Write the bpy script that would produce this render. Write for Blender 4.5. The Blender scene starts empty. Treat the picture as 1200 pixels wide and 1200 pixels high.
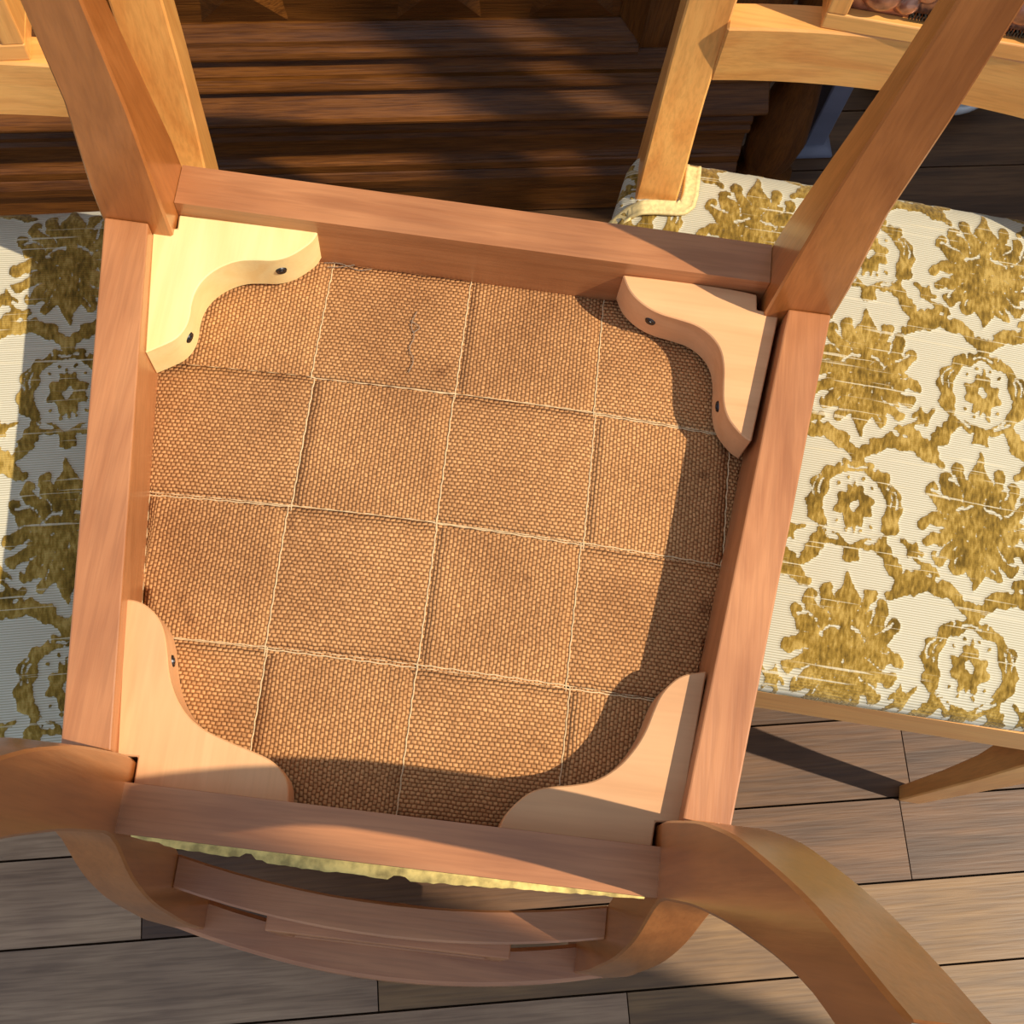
import bpy, bmesh, math, random
import numpy as np
from mathutils import Matrix, Vector
random.seed(7)
S = bpy.context.scene
COL = S.collection
# ------------------------------------------------------------ camera, sky, sun, exposure
cd = bpy.data.cameras.new('camera'); cam = bpy.data.objects.new('camera', cd); COL.objects.link(cam)
cd.sensor_fit = 'HORIZONTAL'; cd.sensor_width = 36.0; cd.lens = 36.0 * 1450 / 1200; cd.clip_start = 0.02
HC = 1.319
cam.matrix_world = Matrix(((0.99519, 0.05022, -0.08411, 0), (-0.07287, 0.95332, -0.29304, 0), (0.06547, 0.29776, 0.95239, HC), (0, 0, 0, 1)))
S.camera = cam
w = bpy.data.worlds.new('sky'); S.world = w; w.use_nodes = True
bg = w.node_tree.nodes['Background']; bg.inputs[0].default_value = (0.63, 0.77, 1.0, 1); bg.inputs[1].default_value = 0.74
sd = bpy.data.lights.new('sun', 'SUN'); sd.energy = 4.8; sd.color = (1.0, 0.87, 0.68); sd.angle = math.radians(0.6)
sun = bpy.data.objects.new('sun', sd); COL.objects.link(sun)
SUN = Vector((0.75, -0.30, 1.0))
sun.rotation_euler = SUN.to_track_quat('Z', 'Y').to_euler(); sun.location = (3, -1.2, 4)
S.view_settings.view_transform = 'Standard'; S.view_settings.look = 'None'
S.view_settings.exposure = 0.0; S.view_settings.gamma = 1.0; S.view_settings.use_curve_mapping = False

# ------------------------------------------------------------ node helpers
def new_mat(name):
    m = bpy.data.materials.new(name); m.use_nodes = True
    nt = m.node_tree; b = nt.nodes['Principled BSDF']
    return m, nt, b
def N(nt, t, **kw):
    n = nt.nodes.new(t)
    for k, v in kw.items():
        if k.startswith('i_'): n.inputs[int(k[2:])].default_value = v
        else: setattr(n, k, v)
    return n
def ramp(nt, stops):
    r = nt.nodes.new('ShaderNodeValToRGB'); e = r.color_ramp.elements
    while len(e) < len(stops): e.new(0.5)
    for i, (p, c) in enumerate(stops):
        e[i].position = p; e[i].color = (*c, 1)
    return r
def mix(nt, fac, a, b, mode='MIX'):
    m = nt.nodes.new('ShaderNodeMix'); m.data_type = 'RGBA'; m.blend_type = mode
    for s, v in ((m.inputs[0], fac), (m.inputs[6], a), (m.inputs[7], b)):
        if hasattr(v, 'is_linked'): nt.links.new(v, s)
        elif isinstance(v, tuple): s.default_value = (*v, 1)
        else: s.default_value = v
    return m.outputs[2]
def srgb(r, g, b):
    f = lambda c: (c / 255 / 12.92) if c <= 10 else ((c / 255 + 0.055) / 1.055) ** 2.4
    return (f(r), f(g), f(b))

def wood(name, light, dark, axis='X', rough=0.38, grain=1.0, coat=0.0, bump=0.08, scale=1.0, spec=0.5, blotch=0.45, pores=0.35):
    m, nt, b = new_mat(name); L = nt.links
    tc = N(nt, 'ShaderNodeTexCoord'); oi = N(nt, 'ShaderNodeObjectInfo')
    mp = N(nt, 'ShaderNodeMapping')
    sc = {'X': (1.6, 14, 14), 'Y': (14, 1.6, 14), 'Z': (14, 14, 1.6)}[axis]
    mp.inputs['Scale'].default_value = tuple(s * scale for s in sc)
    off = N(nt, 'ShaderNodeVectorMath', operation='SCALE'); off.inputs['Scale'].default_value = 37.0
    cmb = N(nt, 'ShaderNodeCombineXYZ')
    for i in range(3): L.new(oi.outputs['Random'], cmb.inputs[i])
    L.new(cmb.outputs[0], off.inputs[0]); L.new(off.outputs[0], mp.inputs['Location'])
    L.new(tc.outputs['Object'], mp.inputs[0])
    n1 = N(nt, 'ShaderNodeTexNoise'); n1.inputs['Scale'].default_value = 3.2; n1.inputs['Detail'].default_value = 5; n1.inputs['Distortion'].default_value = 1.1
    L.new(mp.outputs[0], n1.inputs['Vector'])
    mp2 = N(nt, 'ShaderNodeMapping'); mp2.inputs['Scale'].default_value = tuple(s * scale * (14 if s > 5 else 6) for s in sc)
    L.new(tc.outputs['Object'], mp2.inputs[0])
    n2 = N(nt, 'ShaderNodeTexNoise'); n2.inputs['Scale'].default_value = 2.2; n2.inputs['Detail'].default_value = 3
    L.new(mp2.outputs[0], n2.inputs['Vector'])
    n3 = N(nt, 'ShaderNodeTexNoise'); n3.inputs['Scale'].default_value = 11; n3.inputs['Detail'].default_value = 3
    L.new(tc.outputs['Object'], n3.inputs['Vector'])
    r1 = ramp(nt, [(0.32, dark), (0.62, light)]); L.new(n1.outputs[0], r1.inputs[0])
    mid = tuple((a + c) / 2 for a, c in zip(light, dark))
    c0 = mix(nt, 1.0 - grain, r1.outputs[0], mid)
    r2 = ramp(nt, [(0.38, (0.45, 0.40, 0.36)), (0.56, (1, 1, 1))]); L.new(n2.outputs[0], r2.inputs[0])
    c1 = mix(nt, pores, c0, r2.outputs[0], 'MULTIPLY')
    r3 = ramp(nt, [(0.3, (0.70, 0.62, 0.60)), (0.65, (1.08, 1.05, 1.02))]); L.new(n3.outputs[0], r3.inputs[0])
    c2 = mix(nt, blotch, c1, r3.outputs[0], 'MULTIPLY')
    hv = N(nt, 'ShaderNodeHueSaturation'); mr = N(nt, 'ShaderNodeMapRange'); mr.inputs[3].default_value = 0.86; mr.inputs[4].default_value = 1.12
    L.new(oi.outputs['Random'], mr.inputs[0]); L.new(mr.outputs[0], hv.inputs['Value']); L.new(c2, hv.inputs['Color'])
    L.new(hv.outputs[0], b.inputs['Base Color'])
    rr = N(nt, 'ShaderNodeMapRange'); rr.inputs[3].default_value = rough - 0.07; rr.inputs[4].default_value = rough + 0.12
    L.new(n3.outputs[0], rr.inputs[0]); L.new(rr.outputs[0], b.inputs['Roughness'])
    b.inputs['Specular IOR Level'].default_value = spec
    b.inputs['Coat Weight'].default_value = coat; b.inputs['Coat Roughness'].default_value = 0.18
    bp = N(nt, 'ShaderNodeBump'); bp.inputs['Strength'].default_value = bump; bp.inputs['Distance'].default_value = 0.002
    L.new(n2.outputs[0], bp.inputs['Height']); L.new(bp.outputs[0], b.inputs['Normal'])
    return m
def woodset(name, *a, **k):
    return {ax: wood(name + '_' + ax.lower(), *a, axis=ax, **k) for ax in 'XYZ'}
# upturned chair: redder wood; neighbours: honey-coloured
W_RED = woodset('red_beech', srgb(196, 134, 86), srgb(168, 106, 62), rough=0.36, coat=0.3, blotch=0.6, pores=0.2, grain=0.7)
W_LEG = woodset('amber_beech', srgb(192, 120, 60), srgb(158, 92, 40), rough=0.30, coat=0.5, blotch=0.45, pores=0.18, grain=0.7)
W_HON = woodset('honey_beech', srgb(246, 182, 100), srgb(226, 152, 76), rough=0.36, coat=0.3, blotch=0.3, pores=0.2, grain=0.8)
W_PALE = woodset('raw_beech', srgb(232, 180, 128), srgb(218, 160, 108), rough=0.6, blotch=0.3, pores=0.06, grain=0.6, bump=0.03)
W_PALE_SUN = woodset('raw_beech_sunlit', srgb(236, 218, 158), srgb(230, 200, 132), rough=0.6, blotch=0.15, pores=0.05, grain=0.6, bump=0.03)  # sunlit copy of the raw beech, brightness painted into the colour
W_DARK = woodset('dark_oak', srgb(134, 82, 30), srgb(70, 38, 12), rough=0.34, coat=0.06, spec=0.35, blotch=0.22, pores=0.65, bump=0.35, grain=0.45, scale=1.3)
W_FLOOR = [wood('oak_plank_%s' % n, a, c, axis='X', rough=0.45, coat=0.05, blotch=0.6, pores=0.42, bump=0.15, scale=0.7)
           for n, a, c in (('tan', srgb(138, 105, 63), srgb(108, 79, 45)), ('shaded', srgb(114, 80, 48), srgb(80, 54, 31)), ('grey', srgb(180, 148, 114), srgb(146, 116, 86)))]  # second is darkened as painted floor shade; third lightened to lift the shaded left
def plain(name, c, rough=0.5, metal=0.0, noise=0.0, nscale=60, bump=0.0):
    m, nt, b = new_mat(name)
    b.inputs['Base Color'].default_value = (*c, 1); b.inputs['Roughness'].default_value = rough; b.inputs['Metallic'].default_value = metal
    if noise or bump:
        tc = N(nt, 'ShaderNodeTexCoord'); n = N(nt, 'ShaderNodeTexNoise'); n.inputs['Scale'].default_value = nscale; n.inputs['Detail'].default_value = 4
        nt.links.new(tc.outputs['Object'], n.inputs['Vector'])
        r = ramp(nt, [(0.35, tuple(x * (1 - noise) for x in c)), (0.62, c)]); nt.links.new(n.outputs[0], r.inputs[0]); nt.links.new(r.outputs[0], b.inputs['Base Color'])
        if bump:
            bp = N(nt, 'ShaderNodeBump'); bp.inputs['Strength'].default_value = bump; bp.inputs['Distance'].default_value = 0.002
            nt.links.new(n.outputs[0], bp.inputs['Height']); nt.links.new(bp.outputs[0], b.inputs['Normal'])
    return m
M_SCREW = plain('dark_steel', (0.05, 0.05, 0.055), 0.35, 0.8)
M_COPPER = plain('copper', srgb(196, 138, 110), 0.32, 0.75, 0.5, 90, 0.4)
M_BLACK = plain('black_lettering', (0.01, 0.008, 0.006), 0.5)
M_WORN = plain('worn_end_grain', srgb(214, 196, 178), 0.7, 0, 0.2, 80)
M_GIMP = plain('cream_braid', srgb(238, 214, 150), 0.85, 0, 0.25, 300)
M_FRINGE = plain('yellowed_fabric_edge', srgb(236, 204, 120), 0.9, 0, 0.55, 120, 0.6)
M_LINEN = plain('dark_lining', srgb(90, 66, 44), 0.95, 0, 0.3, 200)
M_THREAD = plain('pale_thread', srgb(232, 198, 150), 0.9, 0, 0.3, 400)
M_LINT = plain('grey_lint', srgb(150, 130, 110), 0.95)
M_WALL = plain('plaster', (0.62, 0.58, 0.52), 0.9, 0, 0.06, 4)
M_WHITE = plain('white_glaze', (0.72, 0.72, 0.70), 0.25)
M_BLUEG = plain('grey_blue', srgb(120, 122, 138), 0.45, 0, 0.2, 20)  # even grey-blue tone for the post
M_BRASS = plain('aged_brass', srgb(92, 74, 44), 0.35, 0.9, 0.4, 60)

# jute webbing: basket weave from UV in metres (u runs along the strap)
def webbing():
    m, nt, b = new_mat('jute_webbing'); L = nt.links
    uv = N(nt, 'ShaderNodeUVMap')
    tc = N(nt, 'ShaderNodeTexCoord')
    nz = N(nt, 'ShaderNodeTexNoise'); nz.inputs['Scale'].default_value = 95; nz.inputs['Detail'].default_value = 2
    L.new(uv.outputs[0], nz.inputs['Vector'])
    sc = N(nt, 'ShaderNodeVectorMath', operation='SCALE'); sc.inputs['Scale'].default_value = 0.0022
    L.new(nz.outputs['Color'], sc.inputs[0])
    ad = N(nt, 'ShaderNodeVectorMath', operation='ADD'); L.new(uv.outputs[0], ad.inputs[0]); L.new(sc.outputs[0], ad.inputs[1])
    sp = N(nt, 'ShaderNodeSeparateXYZ'); L.new(ad.outputs[0], sp.inputs[0])
    def M_(op, a, b_=None):
        n = N(nt, 'ShaderNodeMath', operation=op)
        for k, v in enumerate((a, b_)):
            if v is None: continue
            if hasattr(v, 'is_linked'): L.new(v, n.inputs[k])
            else: n.inputs[k].default_value = v
        return n.outputs[0]
    vv = M_('MULTIPLY', sp.outputs[1], 1 / .0025); row = M_('FLOOR', vv); fv = M_('SUBTRACT', vv, row)
    uu = M_('ADD', M_('MULTIPLY', sp.outputs[0], 1 / .0034), M_('MULTIPLY', row, .5)); col = M_('FLOOR', uu); fu = M_('SUBTRACT', uu, col)
    knot = M_('POWER', M_('MULTIPLY', M_('SINE', M_('MULTIPLY', fu, math.pi)), M_('SINE', M_('MULTIPLY', fv, math.pi))), .45)
    wn = N(nt, 'ShaderNodeTexWhiteNoise', noise_dimensions='2D'); cb = N(nt, 'ShaderNodeCombineXYZ'); L.new(col, cb.inputs[0]); L.new(row, cb.inputs[1]); L.new(cb.outputs[0], wn.inputs['Vector'])
    kr = ramp(nt, [(0.0, srgb(118, 76, 44)), (0.4, srgb(178, 124, 76)), (0.85, srgb(218, 166, 112))]); L.new(knot, kr.inputs[0])
    br_c = mix(nt, M_('MULTIPLY', wn.outputs[0], .35), kr.outputs[0], srgb(150, 98, 56), 'MIX')
    n2 = N(nt, 'ShaderNodeTexNoise'); n2.inputs['Scale'].default_value = 14; n2.inputs['Detail'].default_value = 5
    L.new(tc.outputs['Object'], n2.inputs['Vector'])
    r = ramp(nt, [(0.3, (0.72, 0.66, 0.62)), (0.62, (1.05, 1.03, 1.0))]); L.new(n2.outputs[0], r.inputs[0])
    n3 = N(nt, 'ShaderNodeTexNoise'); n3.inputs['Scale'].default_value = 420; n3.inputs['Detail'].default_value = 2
    L.new(uv.outputs[0], n3.inputs['Vector'])
    r3 = ramp(nt, [(0.3, (0.6, 0.56, 0.52)), (0.6, (1.1, 1.08, 1.05))]); L.new(n3.outputs[0], r3.inputs[0])
    n4 = N(nt, 'ShaderNodeTexNoise'); n4.inputs['Scale'].default_value = 36; n4.inputs['Detail'].default_value = 1
    L.new(tc.outputs['Object'], n4.inputs['Vector'])
    r4 = ramp(nt, [(0.22, (0.45, 0.36, 0.32)), (0.30, (1, 1, 1))]); L.new(n4.outputs[0], r4.inputs[0])
    c = mix(nt, 0.8, br_c, r.outputs[0], 'MULTIPLY'); c = mix(nt, 0.7, c, r3.outputs[0], 'MULTIPLY'); c = mix(nt, 0.7, c, r4.outputs[0], 'MULTIPLY')
    L.new(c, b.inputs['Base Color']); b.inputs['Roughness'].default_value = 0.85; b.inputs['Specular IOR Level'].default_value = 0.25
    bp = N(nt, 'ShaderNodeBump'); bp.inputs['Strength'].default_value = 0.9; bp.inputs['Distance'].default_value = 0.0012
    L.new(knot, bp.inputs['Height']); L.new(bp.outputs[0], b.inputs['Normal'])
    return m
M_WEB = webbing()

def damask_mat():
    m, nt, b = new_mat('damask'); L = nt.links
    at = N(nt, 'ShaderNodeAttribute', attribute_name='pile')
    tc = N(nt, 'ShaderNodeTexCoord')
    wv = N(nt, 'ShaderNodeTexWave', wave_type='BANDS', bands_direction='Y', wave_profile='SIN'); wv.inputs['Scale'].default_value = 0.314 / 0.0017; wv.inputs['Distortion'].default_value = 0.25
    wv.inputs['Detail'].default_value = 1
    L.new(tc.outputs['Object'], wv.inputs['Vector'])
    cream = ramp(nt, [(0.05, srgb(168, 160, 132)), (0.5, srgb(206, 200, 178))]); L.new(wv.outputs[0], cream.inputs[0])
    n1 = N(nt, 'ShaderNodeTexNoise'); n1.inputs['Scale'].default_value = 420; n1.inputs['Detail'].default_value = 3
    mp = N(nt, 'ShaderNodeMapping'); mp.inputs['Scale'].default_value = (1.0, 0.35, 1); L.new(tc.outputs['Object'], mp.inputs[0]); L.new(mp.outputs[0], n1.inputs['Vector'])
    n2 = N(nt, 'ShaderNodeTexNoise'); n2.inputs['Scale'].default_value = 45; n2.inputs['Detail'].default_value = 4; L.new(tc.outputs['Object'], n2.inputs['Vector'])
    ns = N(nt, 'ShaderNodeMath', operation='ADD'); L.new(n1.outputs[0], ns.inputs[0]); L.new(n2.outputs[0], ns.inputs[1])
    hf = N(nt, 'ShaderNodeMath', operation='MULTIPLY', i_1=0.5); L.new(ns.outputs[0], hf.inputs[0])
    gold = ramp(nt, [(0.36, srgb(98, 76, 24)), (0.5, srgb(146, 116, 46)), (0.62, srgb(184, 154, 82))]); L.new(hf.outputs[0], gold.inputs[0])
    # slub threads: pale lines laid across the pile
    mp2 = N(nt, 'ShaderNodeMapping'); mp2.inputs['Scale'].default_value = (9, 420, 9); L.new(tc.outputs['Object'], mp2.inputs[0])
    n3 = N(nt, 'ShaderNodeTexNoise'); n3.inputs['Scale'].default_value = 1.0; n3.inputs['Detail'].default_value = 2; L.new(mp2.outputs[0], n3.inputs['Vector'])
    r3 = ramp(nt, [(0.655, (0, 0, 0)), (0.68, (1, 1, 1))]); L.new(n3.outputs[0], r3.inputs[0])
    # frayed outline
    n4 = N(nt, 'ShaderNodeTexNoise'); n4.inputs['Scale'].default_value = 380; n4.inputs['Detail'].default_value = 2; L.new(tc.outputs['Object'], n4.inputs['Vector'])
    ad = N(nt, 'ShaderNodeMath', operation='ADD'); L.new(at.outputs['Fac'], ad.inputs[0]); L.new(n4.outputs[0], ad.inputs[1])
    th = ramp(nt, [(0.46, (0, 0, 0)), (0.54, (1, 1, 1))])
    h2 = N(nt, 'ShaderNodeMath', operation='MULTIPLY', i_1=0.5); L.new(ad.outputs[0], h2.inputs[0]); L.new(h2.outputs[0], th.inputs[0])
    c = mix(nt, th.outputs[0], cream.outputs[0], gold.outputs[0])
    sl = N(nt, 'ShaderNodeMath', operation='MULTIPLY', i_1=0.75); L.new(r3.outputs[0], sl.inputs[0])
    c = mix(nt, sl.outputs[0], c, srgb(212, 202, 172))
    L.new(c, b.inputs['Base Color']); b.inputs['Roughness'].default_value = 0.9; b.inputs['Specular IOR Level'].default_value = 0.15
    b.inputs['Sheen Weight'].default_value = 0.15
    hh = N(nt, 'ShaderNodeMath', operation='MULTIPLY_ADD', i_1=0.25); L.new(wv.outputs[0], hh.inputs[0])
    tn = N(nt, 'ShaderNodeMath', operation='MULTIPLY'); L.new(th.outputs[0], tn.inputs[0]); L.new(n1.outputs[0], tn.inputs[1])
    L.new(tn.outputs[0], hh.inputs[2])
    bp = N(nt, 'ShaderNodeBump'); bp.inputs['Strength'].default_value = 0.55; bp.inputs['Distance'].default_value = 0.0014
    L.new(hh.outputs[0], bp.inputs['Height']); L.new(bp.outputs[0], b.inputs['Normal'])
    return m
M_DAM = damask_mat()

# ------------------------------------------------------------ mesh helpers
def link(name, me, mat, parent=None, smooth=False, label=None, kind=None):
    if mat: me.materials.append(mat)
    if smooth:
        for p in me.polygons: p.use_smooth = True
    o = bpy.data.objects.new(name, me); COL.objects.link(o)
    if parent: o.parent = parent
    if label: o['label'] = label
    if kind: o['kind'] = kind
    return o
def from_bm(bm, name):
    bmesh.ops.recalc_face_normals(bm, faces=bm.faces[:])
    me = bpy.data.meshes.new(name); bm.to_mesh(me); bm.free(); return me
def bevel(bm, off, ang=35, seg=2):
    es = [e for e in bm.edges if len(e.link_faces) == 2 and e.calc_face_angle(0) > math.radians(ang)]
    if es and off: bmesh.ops.bevel(bm, geom=es, offset=off, segments=seg, affect='EDGES', clamp_overlap=True, profile=0.5)
def box_bm(x0, x1, y0, y1, z0, z1, bv=0.0012, bm=None):
    own = bm is None
    if own: bm = bmesh.new()
    vs = [bm.verts.new((x, y, z)) for z in (z0, z1) for x, y in ((x0, y0), (x1, y0), (x1, y1), (x0, y1))]
    for f in ((0, 3, 2, 1), (4, 5, 6, 7), (0, 1, 5, 4), (1, 2, 6, 5), (2, 3, 7, 6), (3, 0, 4, 7)): bm.faces.new([vs[i] for i in f])
    if own: bevel(bm, bv)
    return bm
def box(name, mat, parent, *a, bv=0.0012, **k): return link(name, from_bm(box_bm(*a, bv=bv), name), mat, parent, **k)
def hexa(name, mat, parent, P, bv=0.0012, **k):      # P: 4 bottom pts, 4 top pts
    bm = bmesh.new(); vs = [bm.verts.new(p) for p in P]
    for f in ((0, 3, 2, 1), (4, 5, 6, 7), (0, 1, 5, 4), (1, 2, 6, 5), (2, 3, 7, 6), (3, 0, 4, 7)): bm.faces.new([vs[i] for i in f])
    bmesh.ops.recalc_face_normals(bm, faces=bm.faces[:]); bevel(bm, bv)
    return link(name, from_bm(bm, name), mat, parent, **k)
def prism(name, mat, parent, poly, z0, z1, bv=0.001, axis='z', **k):
    bm = bmesh.new()
    def pt(a, b, c): return {'z': (a, b, c), 'x': (c, a, b), 'y': (a, c, b)}[axis]
    lo = [bm.verts.new(pt(a, b, z0)) for a, b in poly]; hi = [bm.verts.new(pt(a, b, z1)) for a, b in poly]
    bm.faces.new(lo[::-1]); bm.faces.new(hi)
    n = len(poly)
    for i in range(n): bm.faces.new((lo[i], lo[(i + 1) % n], hi[(i + 1) % n], hi[i]))
    bmesh.ops.recalc_face_normals(bm, faces=bm.faces[:]); bevel(bm, bv, 50, 1)
    return link(name, from_bm(bm, name), mat, parent, **k)
def loft(name, mat, parent, rings, bv=0.0015, smooth_ang=30, **k):   # rings of 4 corner points
    bm = bmesh.new(); R = [[bm.verts.new(p) for p in r] for r in rings]
    n = len(rings[0])
    for a, b_ in zip(R, R[1:]):
        for i in range(n): bm.faces.new((a[i], a[(i + 1) % n], b_[(i + 1) % n], b_[i]))
    bm.faces.new(R[0][::-1]); bm.faces.new(R[-1])
    bmesh.ops.recalc_face_normals(bm, faces=bm.faces[:]); bevel(bm, bv, 40, 1)
    me = from_bm(bm, name)
    for p in me.polygons: p.use_smooth = True
    me.set_sharp_from_angle(angle=math.radians(smooth_ang))
    return link(name, me, mat, parent, **k)
def interp(tab, z):
    for a, b_ in zip(tab, tab[1:]):
        if a[0] <= z <= b_[0]:
            t = (z - a[0]) / (b_[0] - a[0]); return [p + (q - p) * t for p, q in zip(a, b_)]
    return list(tab[-1] if z > tab[-1][0] else tab[0])
def smooth_tab(tab, n):
    zs = [tab[0][0] + (tab[-1][0] - tab[0][0]) * i / n for i in range(n + 1)]
    out = []
    for z in zs:
        h = 0.02
        out.append([z] + [sum(interp(tab, z + d)[c] * wt for d, wt in ((-h, .25), (0, .5), (h, .25))) for c in range(1, len(tab[0]))])
    return out
def polyline_tube(bm, pts, r, seg=5):
    pts = [Vector(p) for p in pts]; prev = None
    for i, p in enumerate(pts):
        d = (pts[min(i + 1, len(pts) - 1)] - pts[max(i - 1, 0)]).normalized()
        a = d.orthogonal().normalized() if abs(d.z) > .9 else d.cross(Vector((0, 0, 1))).normalized(); c = d.cross(a)
        ring = [bm.verts.new(p + (a * math.cos(t) + c * math.sin(t)) * r) for t in (2 * math.pi * j / seg for j in range(seg))]
        if prev:
            for j in range(seg): bm.faces.new((prev[j], prev[(j + 1) % seg], ring[(j + 1) % seg], ring[j]))
        else: bm.faces.new(ring[::-1])
        prev = ring
    bm.faces.new(prev)
def thing(name, label, cat, mw=None, group=None):
    o = bpy.data.objects.new(name, None); COL.objects.link(o); o.empty_display_size = 0.05
    if mw is not None: o.matrix_world = mw
    o['label'] = label; o['category'] = cat
    if group: o['group'] = group
    return o
def struct(o): o['kind'] = 'structure'; return o

# ------------------------------------------------------------ damask repeat, drawn once into a grid
PA, PB, RES = 0.0855, 0.178, 0.0005
def damask_cell():
    nx, ny = int(round(2 * PA / RES)), int(round(PB / RES))
    X, Y = np.meshgrid((np.arange(nx) + .5) * RES, (np.arange(ny) + .5) * RES)
    img = np.zeros_like(X)
    def near(cx, cy):
        dx = (X - cx + PA) % (2 * PA) - PA; dy = (Y - cy + PB / 2) % PB - PB / 2
        return dx, dy
    def put(mask, v=1.0): img[mask] = v
    def medallion(cx, cy):
        dx, dy = near(cx, cy); r = np.hypot(dx, dy * 0.93); th = np.arctan2(dy, dx)
        R = 0.0270 + 0.0072 * np.abs(np.cos(8.0 * th)) ** .6 + 0.0012 * np.cos(2 * th)
        put(r < R)
        put((np.abs(dx) < 0.0085 * (1 - (dy - 0.028) / 0.021)) & (dy > 0.026) & (dy < 0.049))      # finial above
        put((np.abs(dx) < 0.0080 * (1 - (-dy - 0.026) / 0.019)) & (dy < -0.024) & (dy > -0.045))     # point below
        for s in (-1, 1):
            for bx, by, br in ((.015, .0335, .0047), (.0245, .027, .0050), (.0325, .018, .0050), (.037, -.004, .0045), (.034, -.015, .0045), (.026, -.025, .0045), (.015, -.031, .004)):
                put(np.hypot(dx - s * bx, dy - by) < br)
            for a0, r0, r1, wd in ((74, .016, .034, .0011), (52, .014, .036, .0012), (30, .012, .038, .0012), (6, .017, .038, .0011), (-16, .015, .040, .0013), (-40, .013, .036, .0012), (-66, .015, .034, .0011)):
                a = math.radians(a0); ux, uy = s * math.cos(a), math.sin(a)
                al = dx * ux + dy * uy; ac = np.abs(dx * uy - dy * ux + 0.0022 * np.sin(al * 190))
                put((al > r0) & (al < r1) & (ac < wd * .62 * (al - r0 + .006) / .022), 0.0)
        for k in range(26):      # small flecks and veins that break up the velvet
            a = k * 2.399; q = .0065 + .0009 * k; bx, by = q * math.cos(a), q * math.sin(a)
            al = dx * math.cos(a) + dy * math.sin(a) - q; ac = np.abs(-dx * math.sin(a) + dy * math.cos(a))
            put((np.abs(al) < .0042) & (ac < .00055 * (1 - np.abs(al) / .0050)), 0.0)
        put((np.abs(dy - 0.012 + dx * dx * 22) < .0009) & (np.abs(dx) < .016) & (np.abs(dx) > .003), 0.0)
    def ringm(cx, cy):
        dx, dy = near(cx, cy); r = np.hypot(dx, dy * 1.12); th = np.arctan2(dy, dx)
        put((r < 0.0325 + 0.0012 * np.cos(16 * th)))
        put((np.abs(dx) < 0.006) & (dy < -.025) & (dy > -0.036)); put((np.abs(dx) < 0.0055 * (1 - (dy - .026) / .014)) & (dy > .024) & (dy < .040))
        rr = np.hypot(dx, (dy + .001) * 0.95)
        put((rr < 0.0215 + 0.001 * np.cos(8 * th)), 0.0)
        put(rr < 0.0122 + 0.0020 * np.cos(8 * th + math.pi))
        put((np.abs(dx) < .0045 * (1 - np.abs(dy) / .019)) & (np.abs(dy) < .019))
        put(np.hypot(dx, dy / 1.6) < 0.0024, 0.0)
        for k in range(12):
            a = math.radians(15 + 30 * k)
            if 30 < (15 + 30 * k) % 180 < 150: put(np.hypot(dx - .0175 * math.cos(a), dy - .0175 * math.sin(a)) < .0014)
        for s in (-1, 1):
            put((np.abs(np.hypot(dx - s * .002, dy * 1.1) - .0275) < .0007) & (np.abs(th - (0 if s > 0 else 0)) < 9) & (np.sin(th * 5) > .1), 0.0)
            put((np.abs(dx - s * (.011 + (dy - .024) * .5)) < .0008) & (dy > .023) & (dy < .034), 0.0)
    def P(zx, zy):
        dx, dy = (zx - 590) / 5310., (zy - 600) / 5310.
        return dx * .983 + dy * .182, -(-dx * .182 + dy * .983)
    strokes = [
        ([(612, 485), (640, 425), (715, 385), (805, 390), (885, 430), (930, 470)], [10, 28, 40, 36, 42, 20]),
        ([(745, 335), (820, 345), (890, 400)], [10, 24, 26]),
        ([(890, 410), (945, 370), (1000, 315), (1030, 268)], [12, 38, 36, 14]),
        ([(745, 722), (785, 770), (818, 805)], [8, 16, 8]), ([(770, 790), (800, 750)], [5, 9]),
        ([(835, 300), (895, 285)], [8, 13]), ([(880, 262), (890, 320)], [6, 10])]
    def stroke(cx, cy, pts, rad, s):
        dx, dy = near(cx, cy); dx = dx * s
        q = [P(*p) for p in pts]; acc = 0.0; best = np.full(X.shape, 9.0)
        for (a, b_), (ra, rb) in zip(zip(q, q[1:]), zip(rad, rad[1:])):
            vx, vy = b_[0] - a[0], b_[1] - a[1]; l = math.hypot(vx, vy)
            # strokes may leave the (-PA, PA) window: test the wrapped copies as well
            for ox in (0, 2 * PA, -2 * PA):
                for oy in (0, PB, -PB):
                    ex, ey = dx + ox, dy + oy
                    t = np.clip(((ex - a[0]) * vx + (ey - a[1]) * vy) / (l * l), 0, 1)
                    d = np.hypot(ex - a[0] - t * vx, ey - a[1] - t * vy)
                    rr = (ra + (rb - ra) * t) / 5310. * .70
                    side = ((ex - a[0]) * vy - (ey - a[1]) * vx) < 0
                    rr = rr * (1 + np.where(side, .30, .10) * np.sin((acc + t * l) * 950))
                    best = np.minimum(best, d - rr)
            acc += l
        put(best < 0)
        if max(rad) > 30: # white midrib
            a, b_ = q[0], q[-1]
    for k in range(2): 
        for s in (1, -1):
            for pts, rad in strokes: stroke(k * PA, PB / 2 * (1 - k), pts, rad, s)
    # keep a cream halo round the medallions
    for k in range(2):
        dx, dy = near(k * PA, PB / 2 * k); img[(np.hypot(dx, dy * .86) < .0385)] = 0
        medallion(k * PA, PB / 2 * k)
        dx, dy = near(k * PA, PB / 2 * (1 - k)); 
        ringm(k * PA, PB / 2 * (1 - k))
    # slightly wandering outlines
    wx = (.0011 * np.sin(Y * 2 * math.pi / PB * 9 + 1.3 * np.sin(X * 2 * math.pi / (2 * PA) * 5)) / RES); wy = (.0009 * np.sin(X * 2 * math.pi / (2 * PA) * 11 + 2) / RES)
    jj, ii = np.meshgrid(np.arange(ny), np.arange(nx), indexing='ij')
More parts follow.
